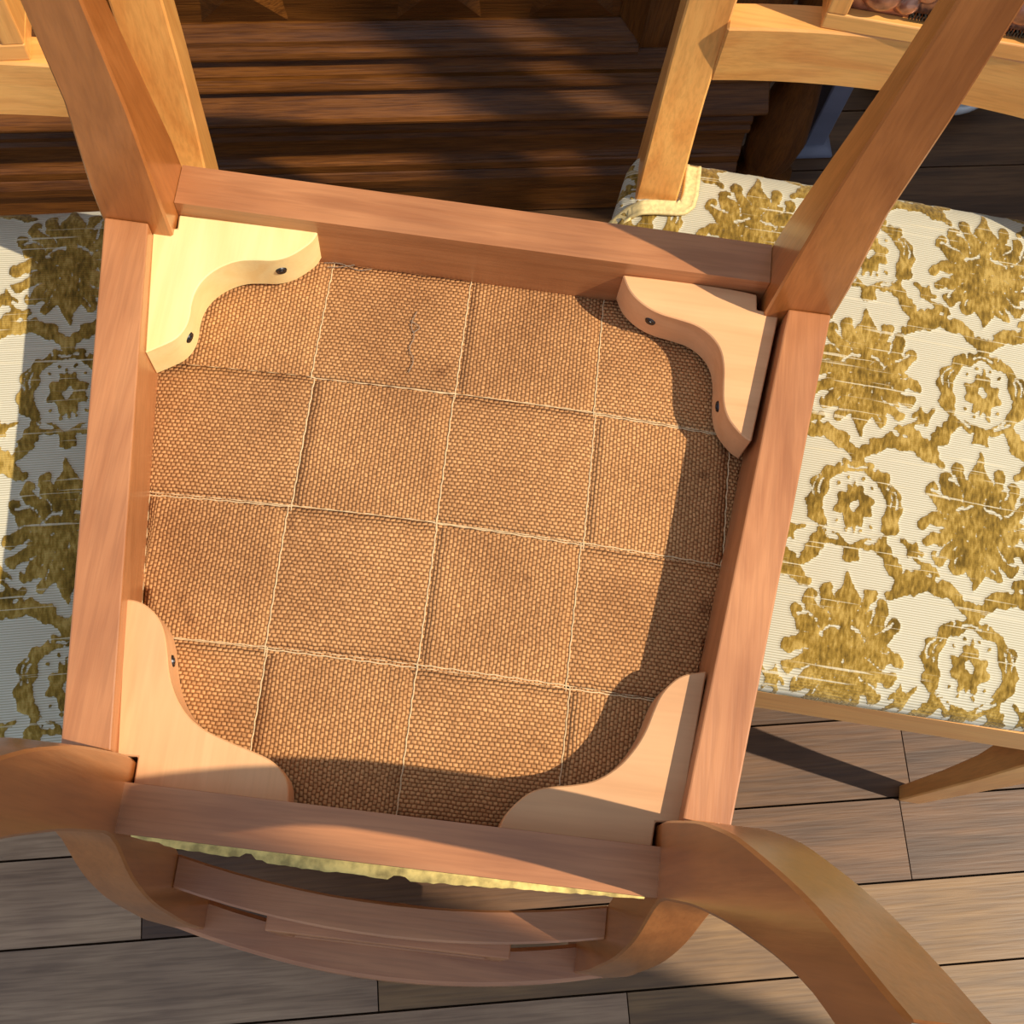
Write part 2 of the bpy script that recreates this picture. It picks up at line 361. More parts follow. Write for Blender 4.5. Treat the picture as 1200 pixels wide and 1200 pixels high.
    img = img[(jj + wy.round().astype(int)) % ny, (ii + wx.round().astype(int)) % nx]
    for _ in range(6):
        img = (img * 2 + np.roll(img, 1, 0) + np.roll(img, -1, 0) + np.roll(img, 1, 1) + np.roll(img, -1, 1)) / 6
    return img
CELL = damask_cell()
def sample(x, y):
    ny, nx = CELL.shape
    x = x * (PA / .0905); y = y * (PB / .207)      # the repeat measures 181 x 207 mm
    fx = (x / RES) % nx; fy = (y / RES) % ny
    ix, iy = fx.astype(int) % nx, fy.astype(int) % ny; tx, ty = fx - np.floor(fx), fy - np.floor(fy)
    a = CELL[iy, ix] * (1 - tx) + CELL[iy, (ix + 1) % nx] * tx
    b_ = CELL[(iy + 1) % ny, ix] * (1 - tx) + CELL[(iy + 1) % ny, (ix + 1) % nx] * tx
    return a * (1 - ty) + b_ * ty

def cushion(name, parent, D, off, zt=0.494, z0=0.425, fine=True, lab=None, m=-.004, mb=.012, ms=.006):
    """domed damask seat pad: trapezoid plan, rounded rolled edge, pile raised in relief"""
    step = 0.0012 if fine else 0.006
    nx, ny = int(0.52 / step), int((D + 0.05) / step)
    U, V = np.meshgrid(np.linspace(-1, 1, nx), np.linspace(-1, 1, ny))
    # arc-length style remap so that the border rows run down the side
    def side(t):
        a = np.abs(t); k = 0.90
        inn = np.where(a < k, a / k, 1.0); dn = np.clip((a - k) / (1 - k), 0, 1)
        return np.sign(t) * inn, dn
    u, du = side(U); v, dv = side(V)
    yy = -m + (D + m + mb) * (v * .5 + .5)
    hw = 0.2457 + ms - 0.139 * yy * 0.425 / D
    bow = 0.004 * (1 - u * u) * (v < 0) * np.abs(v) ** 3
    rc = 0.02
    x = u * hw; y = yy - bow
    # rounded plan corners
    cx = np.clip(np.abs(u) * hw - (hw - rc), 0, None); cyv = np.clip(np.abs(v) * (D / 2) - (D / 2 - rc), 0, None)
    q = np.hypot(cx, cyv); over = np.clip(q - rc, 0, None)
    with np.errstate(divide='ignore', invalid='ignore'):
        fx_, fy_ = np.where(q > 0, cx / q, 0), np.where(q > 0, cyv / q, 0)
    x = x - np.sign(u) * over * fx_; y = y - np.sign(v) * over * fy_
    ex = (1 - np.abs(u)) * hw; ey = (1 - np.abs(v)) * D / 2
    e = np.minimum(ex, ey); e = np.clip(e - over * 0.5, 0, None)
    r = 0.030
    edge = np.sqrt(np.clip(1 - (1 - np.clip(e / r, 0, 1)) ** 2, 0, 1))
    top = zt - 0.028 + 0.016 * edge + 0.012 * (1 - u ** 2) * (1 - v ** 2) ** .7
    dn = np.maximum(du, dv)
    z = top - dn * (zt - 0.028 - z0)
    pile = sample(x - off[0] + 1.81, y - off[1] + 2.07)
    wear = np.clip(1 - dn * 0.0, 0, 1)
    # thick rolled front border shows mostly pile
    border = np.clip((dn - .05) * 4, 0, 1) * (V < 0)
    pile = np.maximum(pile, border * (0.62 + 0.3 * np.sin(x * 300) * np.sin(z * 800)))
    z = z + 0.0011 * pile * (dn < .02)
    co = np.stack([x, y, z], -1).reshape(-1, 3)
    idx = np.arange(nx * ny).reshape(ny, nx)
    quads = np.stack([idx[:-1, :-1], idx[:-1, 1:], idx[1:, 1:], idx[1:, :-1]], -1).reshape(-1, 4)
    me = bpy.data.meshes.new(name)
    me.vertices.add(len(co)); me.vertices.foreach_set('co', co.ravel())
    me.loops.add(quads.size); me.loops.foreach_set('vertex_index', quads.ravel().astype(np.int32))
    me.polygons.add(len(quads)); me.polygons.foreach_set('loop_start', np.arange(0, quads.size, 4, dtype=np.int32))
    me.polygons.foreach_set('use_smooth', np.ones(len(quads), bool))
    me.update(calc_edges=True)
    at = me.attributes.new('pile', 'FLOAT', 'POINT'); at.data.foreach_set('value', pile.ravel().astype(np.float32))
    o = link(name, me, M_DAM, parent, label=lab)
    return o

# ------------------------------------------------------------ the chair (local: x across, y front to back, z up, foot at 0)
LEGH, TOP = 0.40, 0.46
POST = [  # z, y front, y rear, x inner, x outer
    (0.000, .462, .489, .154, .178), (0.026, .4535, .4785, .1535, .179), (0.062, .4405, .4690, .153, .180), (0.080, .4355, .4625, .153, .1805), (0.106, .4265, .4540, .153, .181),
    (0.152, .4150, .4455, .153, .183), (0.224, .3985, .4360, .153, .185), (0.300, .3880, .4290, .153, .1865), (0.400, .3820, .4255, .153, .1868),
    (0.460, .3860, .4475, .153, .1850), (0.490, .3920, .4545, .1525, .1845), (0.526, .4060, .4620, .152, .184), (0.560, .4230, .4670, .152, .183), (0.600, .4330, .4715, .151, .183),
    (0.650, .4410, .4780, .150, .182), (0.750, .4550, .4850, .149, .180), (0.794, .4590, .4880, .149, .179)]
def sh(tab, dy): return [(a, b_ + dy, c + dy, d, e) for a, b_, c, d, e in tab]
def arc_rail(name, mat, parent, x0, y0, bulge, th, z0, z1, lean=0.0, n=14, bv=0.0015, **k):
    def ring(t):
        x = -x0 + 2 * x0 * t; yb = y0 + bulge * (1 - (2 * t - 1) ** 2)
        return [(x, yb, z0), (x, yb + th, z0), (x, yb + th + lean, z1), (x, yb + lean, z1)]
    return loft(name, mat, parent, [ring(i / n) for i in range(n + 1)], bv=bv, **k)

def build_chair(root, wf, wl, wd, D=0.425, off=(0, 0), underside=False, fine=True):
    dy = D - 0.425
    k = 0.139 * 0.425 / D
    hw = lambda y: 0.2457 - k * y
    # legs
    for s in (-1, 1):
        rings = []
        for z, xi, yr in ((0.0, .2215, .0165), (0.02, .2205, .0165), (0.135, .2150, .0190), (0.22, .2110, .0230), (0.30, .2045, .0310), (0.37, .1990, .0430), (0.40, .1978, .0455), (TOP, .1978, .0455)):
            xo = 0.2457 if z > .3 else 0.2450
            rings.append([(s * xi, 0.0, z), (s * xo, 0.0, z), (s * (xo - .004 * (z >= .3)), yr, z), (s * xi, yr, z)])
        loft('leg', wl['Z'], root, rings, bv=0.0014)
    tab = smooth_tab(sh(POST, dy), 46)
    if underside: tab = [t_ for t_ in tab if t_[0] > .016]
    for s in (-1, 1):
        loft('back_post', wl['Z'], root, [[(s * xi, yf, z), (s * xo, yf, z), (s * xo, yr, z), (s * xi, yr, z)] for z, yf, yr, xi, xo in tab], bv=0.0014, smooth_ang=30)
    if underside:      # pale worn ends of the rear legs
        z, yf, yr, xi, xo = tab[0]
        for s in (-1, 1): loft('foot_end', M_WORN, root, [[(s * (xi + e), yf + e, zz), (s * (xo - e), yf + e, zz), (s * (xo - e), yr - e, zz), (s * (xi + e), yr - e, zz)] for zz, e in ((z - .003, .0015), (z, .0005))], bv=0, label='pale worn end of the leg')
    # seat rails
    t = 0.0285
    box('front_rail', wf['X'], root, -.1975, .1975, 0.0, t, LEGH, TOP)
    box('rear_rail', wf['X'], root, -.1545, .1545, D - .028, D, LEGH + .0006, TOP)
    for s in (-1, 1):
        y0, y1 = 0.0458, D - 0.0440
        P = []
        for z in (LEGH, TOP):
            P += [(s * hw(y0), y0, z), (s * (hw(y0) - t), y0, z), (s * (hw(y1) - t), y1, z), (s * hw(y1), y1, z)]
        hexa('side_rail', wf['Y'], root, P)
    cushion('seat_cushion', root, D, off, fine=fine, **(dict(zt=.494, z0=.452) if not underside else dict(zt=.488, z0=.455, m=-.006, mb=-.012, ms=-.006)))
    # back rails
    arc_rail('back_rail', wd['X'], root, .1520, .4300 + dy, .0160, .0225, .583, .636, lean=.002)
    arc_rail('crest_rail', wd['X'], root, .1760, .4545 + dy, .0220, .0290, .732, .800, lean=.005, bv=.003)
    # framed copper plaque standing on the back rail
    f = wd; zb, zt_, hwp = .6362, .7400, .090
    def py(x): return .4470 + dy - .6 * x * x + .004
    fr = thing_part('plaque_frame', root)
    y0 = py(0.05)
    lean = .012
    def bar(x0, x1, z0, z1, nm='frame_bar'):
        l0, l1 = lean * (z0 - zb) / .2, lean * (z1 - zb) / .2
        hexa(nm, f['Z' if z1 - z0 > x1 - x0 else 'X'], fr, [(x0, y0 - .004 + l0, z0), (x1, y0 - .004 + l0, z0), (x1, y0 + .026 + l0, z0), (x0, y0 + .026 + l0, z0),
             (x0, y0 - .004 + l1, z1), (x1, y0 - .004 + l1, z1), (x1, y0 + .026 + l1, z1), (x0, y0 + .026 + l1, z1)])
    B = .014; bar(-hwp, hwp, zb, zb + B); bar(-hwp, hwp, zt_ - B, zt_); bar(-hwp, -hwp + B, zb + B, zt_ - B); bar(hwp - B, hwp, zb + B, zt_ - B)
    # embossed relief sheet
    rnd = random.Random(5)
    blobs = [(-.058, .018, .013, .010), (-.040, .012, .008, .006), (-.030, .024, .008, .006), (.006, .020, .016, .010), (.034, .024, .012, .008), (.056, .014, .011, .008)] + \
            [(rnd.uniform(-.06, .06), rnd.uniform(.034, .062), rnd.uniform(.008, .02), rnd.uniform(.004, .011)) for _ in range(12)]
    nx, nz = 76, 40; bm = bmesh.new(); g = []
    for j in range(nz + 1):
        row = []
        for i in range(nx + 1):
            x = -.076 + .152 * i / nx; zz = .0755 * j / nz
            h = 0
            for bx, bz, br, bh in blobs:
                d2 = ((x - bx) ** 2 + (zz - bz) ** 2) / (br * br)
                if d2 < 1: h = max(h, bh * math.sqrt(1 - d2))
            row.append(bm.verts.new((x, y0 + .004 - h * .9 + lean * (zz + .014) / .2, zb + .014 + zz)))
        g.append(row)
    for j in range(nz):
        for i in range(nx): bm.faces.new((g[j][i], g[j][i + 1], g[j + 1][i + 1], g[j + 1][i]))
    # close the sheet at its back so that it has thickness
    me = from_bm(bm, 'relief_panel')
    o = link('relief_panel', me, M_COPPER, fr, smooth=True, label='embossed copper panel with rounded relief figures')
    sm = o.modifiers.new('thick', 'SOLIDIFY'); sm.thickness = 0.0012
    bm = bmesh.new()   # worn raised lettering along the bottom edge (too small to read in the photograph)
    for x0, n in ((-.036, 9), (.030, 9)):
        for i in range(n):
            x = x0 + i * .0042; a = rnd.choice((0, 1, 2)); y = y0 + .0015; z = zb + .0165
            box_bm(x, x + .0010, y - .0012, y + .001, z, z + .0050, bm=bm)
            box_bm(x + .0022, x + .0030, y - .0012, y + .001, z, z + .0050, bm=bm)
            if a != 1: box_bm(x, x + .0030, y - .0012, y + .001, z + .0042, z + .0050, bm=bm)
            if a != 2: box_bm(x, x + .0030, y - .0012, y + .001, z + .0022, z + .0029, bm=bm)
    link('lettering', from_bm(bm, 'lettering'), M_BLACK, fr, kind='stuff', label='row of tiny dark worn letters')
    # braid round the foot of each back post
    if not underside:
        for s in (-1, 1):
            bm = bmesh.new()
            c = [(s * (.1890), D - .075), (s * .1890, D - .058), (s * .150, D - .052), (s * .1445, D - .046), (s * .1445, D - .006)]
            c = [(s * .203, D - .070), (s * .198, D - .056), (s * .188, D - .047), (s * .168, D - .0425), (s * .150, D - .0405), (s * .1445, D - .036), (s * .1430, D - .026), (s * .1430, D + .004)]
            # resample
            pts = []; 
            for a, b_ in zip(c, c[1:]):
                l = math.dist(a, b_); n = max(1, int(l / .0024))
                for i in range(n): pts.append((a[0] + (b_[0] - a[0]) * i / n, a[1] + (b_[1] - a[1]) * i / n))
            def zt2(x, y): return .4875 if abs(x) < .18 else .4875 - (abs(x) - .18) * .9
            prev = None
            for i, p in enumerate(pts[:-1]):
                q = pts[i + 1]; d = Vector((q[0] - p[0], q[1] - p[1])); d.normalize(); nrm = Vector((-d.y, d.x))
                hgt = .0016 * (i % 2)
                ring = []
                for o_, hz in ((-.0065, 0), (-.0055, .0022), (-.0035, .0018 ), (-.003, .0008 + hgt), (.003, .0008 + hgt), (.0035, .0018), (.0055, .0022), (.0065, 0)):
                    x, y = p[0] + nrm.x * o_, p[1] + nrm.y * o_
                    ring.append(bm.verts.new((x, y, zt2(x, y) + hz)))
                if prev:
                    for j in range(7): bm.faces.new((prev[j], prev[j + 1], ring[j + 1], ring[j]))
                prev = ring
            o = link('braid_trim', from_bm(bm, 'braid_trim'), M_GIMP, root, smooth=True, label='cream woven braid edging round the foot of the back post')
            sm = o.modifiers.new('thick', 'SOLIDIFY'); sm.thickness = 0.003; sm.offset = -1
    return root
def thing_part(name, parent):
    o = bpy.data.objects.new(name, None); COL.objects.link(o); o.parent = parent; o.empty_display_size = .02; return o

# ------------------------------------------------------------ upturned chair
HU = 0.595
MU = Matrix(((.9826, -.1856, 0, .0578), (-.1856, -.9826, 0, .437), (0, 0, -1, HU + LEGH), (0, 0, 0, 1)))
up = thing('upturned_chair', 'upside-down reddish wooden chair showing its jute webbing and corner blocks, legs in the air', 'chair', MU)
build_chair(up, W_RED, W_LEG, W_RED, underside=True, fine=False)
BLOCKS = [
 [[-.2121, .0403], [-.196, .0391], [-.1969, .0289], [-.1045, .0275], [-.1065, .0345], [-.1115, .0405], [-.1191, .0480], [-.129, .0530], [-.1413, .0542], [-.1527, .0562], [-.1638, .063], [-.1717, .0717], [-.176, .0817], [-.1768, .0918], [-.1759, .0997], [-.1768, .109], [-.1812, .1176], [-.1893, .1236], [-.1990, .1300]],
 [[.1013, .0290], [.1417, .0280], [.1797, .0288], [.1926, .0304], [.1932, .0416], [.2080, .0427], [.2072, .0500], [.1953, .1330], [.1945, .1365], [.1892, .134], [.1827, .1277], [.1778, .1215], [.1744, .1114], [.1738, .0997], [.1735, .0864], [.1708, .0742], [.164, .0652], [.1538, .0588], [.141, .0564], [.1271, .0541], [.1158, .0488], [.1063, .0404]],
 [[-.1784, .2902], [-.1726, .29], [-.165, .2922], [-.1566, .2985], [-.1513, .3073], [-.1477, .3177], [-.1439, .3317], [-.138, .3437], [-.1289, .3546], [-.117, .3617], [-.1022, .3663], [-.0865, .3704], [-.0753, .374], [-.0684, .3795], [-.0639, .3858], [-.0621, .3968], [-.1515, .3968], [-.1520, .3811], [-.1641, .3818]],
 [[.1755, .2899], [.162, .2932], [.1546, .2989], [.1484, .3075], [.145, .3172], [.141, .3311], [.1352, .3424], [.1269, .3535], [.1145, .363], [.1017, .367], [.0863, .3698], [.0766, .3735], [.0684, .3813], [.0628, .3893], [.0606, .3968], [.1502, .3968], [.1512, .3823], [.1658, .381]]]
SCREWS = [[(-.1259, .0531, -110 + 180), (-.1769, .1082, 180 - 10)], [(.1241, .0524, 105), (.1742, .1071, 185)], [(-.1469, .3215, -15)], []]
def soften(poly, keep=30):
    for _ in range(2):
        out = []; n = len(poly)
        for i in range(n):
            a, b_, c = Vector(poly[i - 1]), Vector(poly[i]), Vector(poly[(i + 1) % n])
            if math.degrees((b_ - a).angle(c - b_, 0)) > keep or min((b_ - a).length, (c - b_).length) > .05: out.append(tuple(b_))
            else: out += [tuple(b_ * .75 + a * .25), tuple(b_ * .75 + c * .25)]
        poly = out
    return poly
for bi, (poly, scs) in enumerate(zip(BLOCKS, SCREWS)):
    poly = soften(poly)
    blk = prism('corner_block', (W_PALE_SUN if bi == 0 else W_PALE)['X' if bi % 2 else 'Y'], up, poly, LEGH + .0145, LEGH + .0485, bv=.0008,
                **({'label': 'pale yellow curved corner block, sunlight painted into its colour'} if bi == 0 else {}))
    for p_ in blk.data.polygons: p_.use_smooth = True
    blk.data.set_sharp_from_angle(angle=math.radians(32))
    for (sx, sy, ang) in scs:
        # outward direction = away from the corner, towards the seat centre
        d = Vector((0 - sx, .21 - sy, 0)); 
        best = None
        for a, b_ in zip(poly, poly[1:] + poly[:1]):
            mid = Vector(((a[0] + b_[0]) / 2, (a[1] + b_[1]) / 2, 0)); dd = (mid - Vector((sx, sy, 0))).length
            if best is None or dd < best[0]:
                e = Vector((b_[0] - a[0], b_[1] - a[1], 0)).normalized(); nn = Vector((e.y, -e.x, 0))
                if nn.dot(d) < 0: nn = -nn
                best = (dd, mid, nn)
        _, mid, nn = best
        c = Vector((mid.x, mid.y, LEGH + .030)) + nn * .0002
        bm = bmesh.new(); T = Matrix.Translation(c) @ nn.to_track_quat('Z', 'Y').to_matrix().to_4x4()
        bmesh.ops.create_cone(bm, cap_ends=True, segments=16, radius1=.0040, radius2=.0034, depth=.0014, matrix=T)
        bmesh.ops.create_cone(bm, cap_ends=True, segments=10, radius1=.0022, radius2=.0016, depth=.0024, matrix=T)
        link('screw', from_bm(bm, 'screw'), M_SCREW, blk, label='dark recessed screw head')

# webbing straps (woven over and under) with pale selvedges
def zweb(x, y):
    bx = max(0, 1 - (x / .20) ** 2); by = max(0, 1 - ((y - .212) / .19) ** 2)
    return LEGH + .0560 - .0165 * bx * by
XE = [-.1905, -.0952, 0.0, .0952, .1905]; YE = [.0262, .1190, .2118, .3048, .3990]
def xin(y): return .2457 - .139 * y - .0285 + .0004
def strap(vert, i):
    a0, a1 = (XE[i], XE[i + 1]) if vert else (YE[i], YE[i + 1])
    jit = random.uniform(-.0008, .0008); skew = random.uniform(-.0010, .0010)
    if vert: l0, l1 = .0262, .3990
    else: l0, l1 = -.2125, .2125
    nl, nt_ = 96, 10
    bm = bmesh.new(); uvl = bm.loops.layers.uv.new('UVMap'); g = []; uvs = {}
    E = YE if vert else XE
    sel = [[], []]
    for a in range(nl + 1):
        l = l0 + (l1 - l0) * a / nl; row = []
        for c in range(nt_ + 1):
            t = (a0 + .0007) + (a1 - a0 - .0014) * c / nt_ + jit + skew * math.sin(l * 14 + i)
            x, y = (t, l) if vert else (l, t)
            lim = xin(y); x = max(-lim, min(lim, x))
            # over / under profile
            ph = 0
            cell = 0
            for q in range(4):
                if E[q] <= l: cell = q
            cross_c, cross_r = (i, cell) if vert else (cell, i)
            hor_over = (cross_c + cross_r) % 2 == 1
            over = (not hor_over) if vert else hor_over
            dist = min(abs(l - E[1]), abs(l - E[2]), abs(l - E[3]))
            s = min(1, dist / .004) * (1 if over else -1)
            z = zweb(x, y) - .0006 * s
            v = bm.verts.new((x, y, z)); uvs[v] = (l, t); row.append(v)
            if c == 0 or c == nt_: sel[0 if c == 0 else 1].append((x, y, z - (.0002 if over else .0009), over))
        g.append(row)
    for a in range(nl):
        for c in range(nt_):
            f = bm.faces.new((g[a][c], g[a + 1][c], g[a + 1][c + 1], g[a][c + 1])); f.smooth = True
            for lp in f.loops: lp[uvl].uv = uvs[lp.vert]
    me = bpy.data.meshes.new('webbing_strap'); bm.to_mesh(me); bm.free()
    o = link('webbing_strap', me, M_WEB, up)
    sm = o.modifiers.new('thick', 'SOLIDIFY'); sm.thickness = .0008
    for side in (0, 1):
        bm = bmesh.new(); pts = []
        for j, (x, y, z, ov) in enumerate(sel[side]):
            w_ = .00035 * math.sin(j * 2.1)
            pts.append((x + (w_ if vert else 0), y + (0 if vert else w_), z))
        polyline_tube(bm, pts, .00050, 5)
        link('selvedge', from_bm(bm, 'selvedge'), M_THREAD, o, smooth=True, label='pale twisted edge thread')
for i in range(4): strap(True, i); strap(False, i)
# lining between webbing and pad
P = []
for z in (LEGH + .0592, LEGH + .0600):
    P += [(-xin(.03), .03, z), (xin(.03), .03, z), (xin(.395), .395, z), (-xin(.395), .395, z)]
hexa('lining', M_LINEN, up, P, bv=0)
# frayed fabric edge along the rear rail
bm = bmesh.new(); n = 90; rows = []
rnd = random.Random(3)
jag = 0
for i in range(n + 1):
    t = i / n; x = -.1440 + .2900 * t
    if i % 6 == 0: jag = rnd.uniform(-.0007, .0009)
    wd = .0010 + .0062 * math.sin(math.pi * min(1, t * 1.02 + .0)) ** .7 * (1 - .35 * t) + jag + rnd.uniform(-.0003, .0003)
    if 46 <= i <= 48 or 20 <= i <= 21: wd -= .0022
    yb = .4252; z = LEGH + .0010
    rows.append([bm.verts.new((x, yb, z)), bm.verts.new((x, yb + max(.0008, wd), z + .0006)), bm.verts.new((x, yb + max(.0008, wd), z + .0022)), bm.verts.new((x, yb, z + .003))])
for a, b_ in zip(rows, rows[1:]):
    for j in range(4): bm.faces.new((a[j], a[(j + 1) % 4], b_[(j + 1) % 4], b_[j]))
bm.faces.new(rows[0]); bm.faces.new(rows[-1][::-1])
link('fabric_edge', from_bm(bm, 'fabric_edge'), M_FRINGE, up, label='ragged yellowed fabric edge stapled along the rear rail')
# loose threads caught on the webbing
for pts in ([(-.103, .030), (-.094, .0285), (-.086, .030), (-.079, .033), (-.070, .030)], [(-.100, .033), (-.092, .032), (-.082, .0285)],
            [(-.034, .060), (-.037, .072), (-.032, .080), (-.036, .090), (-.030, .098), (-.033, .108)], [(-.037, .068), (-.029, .072), (-.034, .077)]):
    for _ in range(3): pts = [pts[0]] + [((a[0] * w0 + b_[0] * (1 - w0)), (a[1] * w0 + b_[1] * (1 - w0))) for a, b_ in zip(pts, pts[1:]) for w0 in (.75, .25)] + [pts[-1]]
    bm = bmesh.new(); polyline_tube(bm, [(x, y, zweb(x, y) - .0025 - .0008 * (k % 2)) for k, (x, y) in enumerate(pts)], .00030, 5)
    link('loose_thread', from_bm(bm, 'loose_thread'), M_LINT, up, smooth=True)

# ------------------------------------------------------------ neighbouring chairs
DN = 0.398
ang = math.radians(-12.7); ux, uy = math.cos(ang), math.sin(ang); vx, vy = -uy, ux
rc = Vector((.376, .500)); o2 = rc - Vector((vx, vy)) * DN
MR = Matrix(((ux, vx, 0, o2.x), (uy, vy, 0, o2.y), (0, 0, 1, 0), (0, 0, 0, 1)))
rch = thing('damask_chair', 'honey-coloured wooden chair with gold and cream damask seat, right of the upturned chair', 'chair', MR, 'damask chairs standing upright')
build_chair(rch, W_HON, W_HON, W_HON, D=DN, off=(0.0, .0350))
ang = math.radians(1.5); ux, uy = math.cos(ang), math.sin(ang); vx, vy = -uy, ux
rc = Vector((-.3125, .503)); o3 = rc - Vector((vx, vy)) * DN
ML = Matrix(((ux, vx, 0, o3.x), (uy, vy, 0, o3.y), (0, 0, 1, 0), (0, 0, 0, 1)))
lch = thing('damask_chair', 'honey-coloured wooden chair, damask seat mostly in blue shade, left of the upturned chair', 'chair', ML, 'damask chairs standing upright')
build_chair(lch, W_HON, W_HON, W_HON, D=DN, off=(0.075, .149))

# ------------------------------------------------------------ floor of oak planks
fl = bpy.data.objects.new('floor', bpy.data.meshes.new('floor')); 
bpy.data.objects.remove(fl)
floor = struct(box('floor', M_LINEN, None, -1.6, 1.5, -1.3, 1.5, -.05, -.0125, bv=0))
PITCH = .0850; Y0 = -.1035
KN = {-1: [.195], 0: [-.053], 1: [-.284, .506], 2: [.52], 3: [.33], 9: [.75]}
for r in range(-13, 19):
    ya, yb = Y0 + r * PITCH, Y0 + (r + 1) * PITCH
    cuts = KN.get(r, [random.uniform(-.6, .6)]); xs = [-1.6] + sorted(cuts); 
    while xs[-1] + .95 < 1.4: xs.append(xs[-1] + random.uniform(.7, .95))
    xs.append(1.5)
    while xs[1] - xs[0] > 1.1: xs.insert(1, xs[1] - random.uniform(.6, .9))
    for a, b_ in zip(xs, xs[1:]):
        g = .0011; lift = random.uniform(-.0006, .0006)
        m = W_FLOOR[2] if r <= 2 and (a + b_) / 2 < -.15 else (W_FLOOR[1] if r >= 1 else W_FLOOR[0])  # darker planks stand in for floor shade; left planks lightened against it
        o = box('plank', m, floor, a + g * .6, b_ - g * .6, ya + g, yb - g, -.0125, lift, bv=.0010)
        # every plank has its own grain origin
        # (object coordinates are shifted by moving the origin)
        c = Vector(((a + b_) / 2, (ya + yb) / 2, 0)); o.data.transform(Matrix.Translation(-c)); o.location = c

# ------------------------------------------------------------ back wall; unseen right-hand pieces added to shape the sunlight
struct(box('wall_back', M_WALL, None, -1.6, 1.6, 1.5, 1.6, -.05, 2.9, bv=0))
WX = 1.5; YJ = -.03 - .30 / .75 * WX
wr = struct(box('sun_blocker_wall', M_WALL, None, WX, WX + .1, -1.6, YJ, -.05, 3.3, bv=0))  # unseen slab added to shade the lower-left floor
struct(box('sun_blocker_wall', M_WALL, None, WX, WX + .1, .268, 1.5, -.05, 3.3, bv=0))  # unseen slab added to darken the sideboard's right part
struct(box('sun_blocker_bar', W_PALE['Z'], None, WX, WX + .06, .203, .234, -.05, 3.3, bv=0))  # unseen bar added to cast a dark band on the sideboard

# ------------------------------------------------------------ dark carved sideboard behind the chairs
cab = thing('sideboard', 'dark carved oak sideboard with stepped mouldings along its base', 'sideboard', Matrix.Identity(4))
XL, XR = -1.1, .40
def extr(name, prof, x0=XL, x1=XR, mat=None, bv=.0012):
    return prism(name, mat or W_DARK['X'], cab, prof, x0, x1, bv=bv, axis='x')
YB = 1.20
extr('carcass', [(.862, .10), (YB, .10), (YB, .84), (.862, .84)])
extr('plinth', [(.790, 0), (.785, .004), (.785, .066), (YB, .066), (YB, 0)])
extr('plinth_bead', [(.784, .066), (.779, .071), (.779, .085), (.784, .095), (YB, .095), (YB, .066)])
extr('step_moulding', [(.785, .095), (.786, .107), (.788, .110), (YB, .110), (YB, .095)])
cove = [(.787, .110)] + [(.787 + .009 * math.sin(t) , .110 + .038 * (1 - math.cos(t))) for t in [i * math.pi / 16 for i in range(1, 9)]]
extr('cove_moulding', cove + [(YB, .148), (YB, .110)])
extr('lower_reed', [(.790, .148), (.786, .1515), (.786, .1575), (.790, .161), (YB, .161), (YB, .148)])
extr('upper_reed', [(.791, .161), (.788, .1645), (.788, .170), (.792, .174), (YB, .174), (YB, .161)])
extr('recess', [(.806, .174), (.806, .215), (YB, .215), (YB, .174)])
rampp = [(.768, .212), (.763, .216), (.763, .220), (.766, .2240), (.774, .2290), (.782, .2345), (.793, .2430)]
extr('ogee_moulding', rampp + [(YB, .243), (YB, .212)])
extr('bead_moulding', [(.791, .243), (.782, .2455), (.7805, .250), (.784, .2545), (.790, .256), (YB, .256), (YB, .243)])
extr('fascia', [(.793, .256), (.799, .2625), (.806, .2725), (YB, .2725), (YB, .256)])
# door panel surround: bottom moulding mitred into an upright on the right
XP = .255
extr('panel_moulding', [(.805, .2725), (.797, .275), (.795, .280), (.798, .285), (.804, .287), (.806, .293), (.813, .298), (.819, .304), (YB - .3, .304), (YB - .3, .2725)], x1=XP)
hexa('door_stile', W_DARK['Z'], cab, [(XP, .806, .2725), (XR, .806, .2725), (XR, .870, .2725), (XP, .870, .2725), (XP, .806, .80), (XR, .806, .80), (XR, .870, .80), (XP, .870, .80)], bv=.002)
hexa('panel_moulding', W_DARK['Z'], cab, [(XP - .022, .820, .306), (XP, .800, .285), (XP, .860, .285), (XP - .022, .860, .306), (XP - .022, .820, .80), (XP, .800, .80), (XP, .860, .80), (XP - .022, .860, .80)], bv=.002)
box('door_panel', W_DARK['X'], cab, XL, XP - .01, .821, .870, .300, .80)
# carved pyramids (diamond-point relief) on the panel
for cx in (-.46, -.270, -.092 - .04, .055, .185):
    wdt = .046
    bm = bmesh.new()
    for cz, hz in ((.366, .061),(.492,.062),(.622,.062)):
        q = [bm.verts.new(p) for p in ((cx - wdt * .9, .821, cz - hz), (cx + wdt * .9, .821, cz - hz), (cx + wdt * .62, .821, cz + hz), (cx - wdt * .62, .821, cz + hz), (cx, .806, cz))]
        for a, b_, c in ((0, 1, 4), (1, 2, 4), (2, 3, 4), (3, 0, 4)): bm.faces.new((q[a], q[b_], q[c]))
        bm.faces.new((q[3], q[2], q[1], q[0]))
    link('carved_point', from_bm(bm, 'carved_point'), W_DARK['X'], cab)
extr('top_board', [(.770, .80), (.766, .81), (.766, .83), (.770, .84), (YB, .84), (YB, .80)])
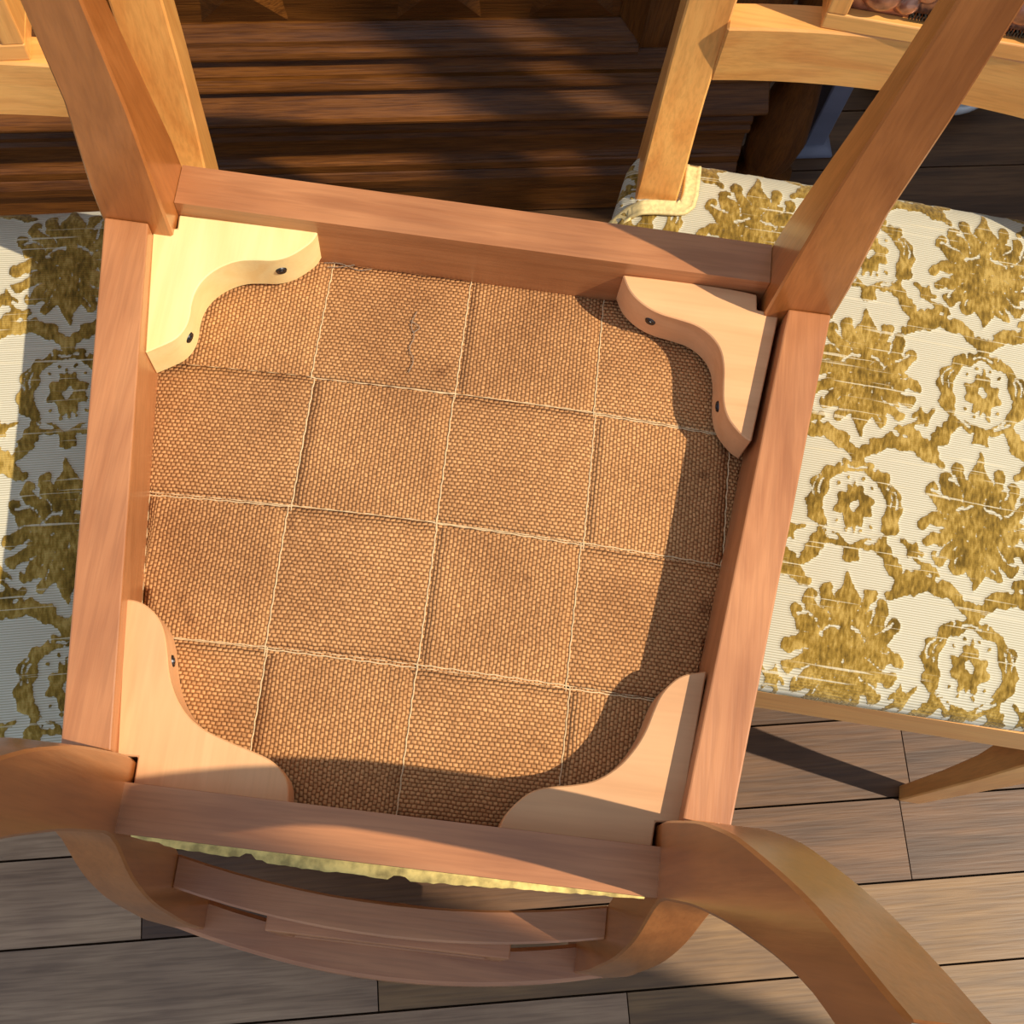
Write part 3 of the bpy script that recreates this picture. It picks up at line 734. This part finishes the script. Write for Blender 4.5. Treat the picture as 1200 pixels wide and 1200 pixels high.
# turned corner column at the right end
prof = [(.030, 0), (.036, .02), (.036, .06), (.024, .07), (.030, .09), (.034, .13), (.026, .20), (.020, .24), (.028, .26), (.036, .33), (.030, .42), (.02, .5), (.03, .52), (.036, .6), (.036, .80)]
bm = bmesh.new(); prev = None
for r_, z in prof:
    ring = [bm.verts.new((.440 + r_ * math.cos(a), .800 + r_ * math.sin(a), z)) for a in [2 * math.pi * j / 28 for j in range(28)]]
    if prev:
        for j in range(28): bm.faces.new((prev[j], prev[(j + 1) % 28], ring[(j + 1) % 28], ring[j]))
    else: bm.faces.new(ring[::-1])
    prev = ring
bm.faces.new(prev)
link('turned_column', from_bm(bm, 'turned_column'), W_DARK['Z'], cab, smooth=True)
# iron drop handle on the stile
for hx, hz in ((.315, .360),):
    bm = bmesh.new()
    bmesh.ops.create_uvsphere(bm, u_segments=14, v_segments=8, radius=.011, matrix=Matrix.Translation((hx, .793, hz)))
    polyline_tube(bm, [(hx - .014, .790, hz), (hx - .018, .786, hz - .02), (hx, .784, hz - .036), (hx + .018, .786, hz - .02), (hx + .014, .790, hz)], .0028, 8)
    link('drop_handle', from_bm(bm, 'drop_handle'), M_BRASS, cab, smooth=True, label='small dark metal drop handle')

# ------------------------------------------------------------ things glimpsed behind the right chair
st = thing('grey_post', 'slim grey upright post glimpsed beside the dark turned column of the sideboard', 'post', Matrix.Translation((.527, .872, 0)))
loft('shaft', M_BLUEG, st, [[(a * w_, b_ * w_, z) for a, b_ in ((-1, -1), (1, -1), (1, 1), (-1, 1))] for z, w_ in ((.012, .013), (.3, .013), (.95, .013))])
loft('foot', M_BLUEG, st, [[(a * w_, b_ * w_, z) for a, b_ in ((-1, -1), (1, -1), (1, 1), (-1, 1))] for z, w_ in ((0, .024), (.006, .024), (.014, .016))])

# white dish on the floor
bm = bmesh.new(); prev = None
for r_, z in [(.02, .004), (.055, .0), (.062, .006), (.085, .026), (.090, .045), (.086, .046), (.080, .028), (.055, .010), (.0, .009)]:
    if r_ == 0:
        c = bm.verts.new((0, 0, z))
        for j in range(40): bm.faces.new((prev[j], prev[(j + 1) % 40], c))
        break
    ring = [bm.verts.new((r_ * math.cos(a), r_ * math.sin(a), z)) for a in [2 * math.pi * j / 40 for j in range(40)]]
    if prev:
        for j in range(40): bm.faces.new((prev[j], prev[(j + 1) % 40], ring[(j + 1) % 40], ring[j]))
    else: bm.faces.new(ring[::-1])
    prev = ring
dish = link('white_dish', from_bm(bm, 'white_dish'), M_WHITE, None, smooth=True, label='round white dish on the floor, half hidden behind the back rail of the right chair')
dish['category'] = 'dish'; dish.location = (.700, .972, .0010)
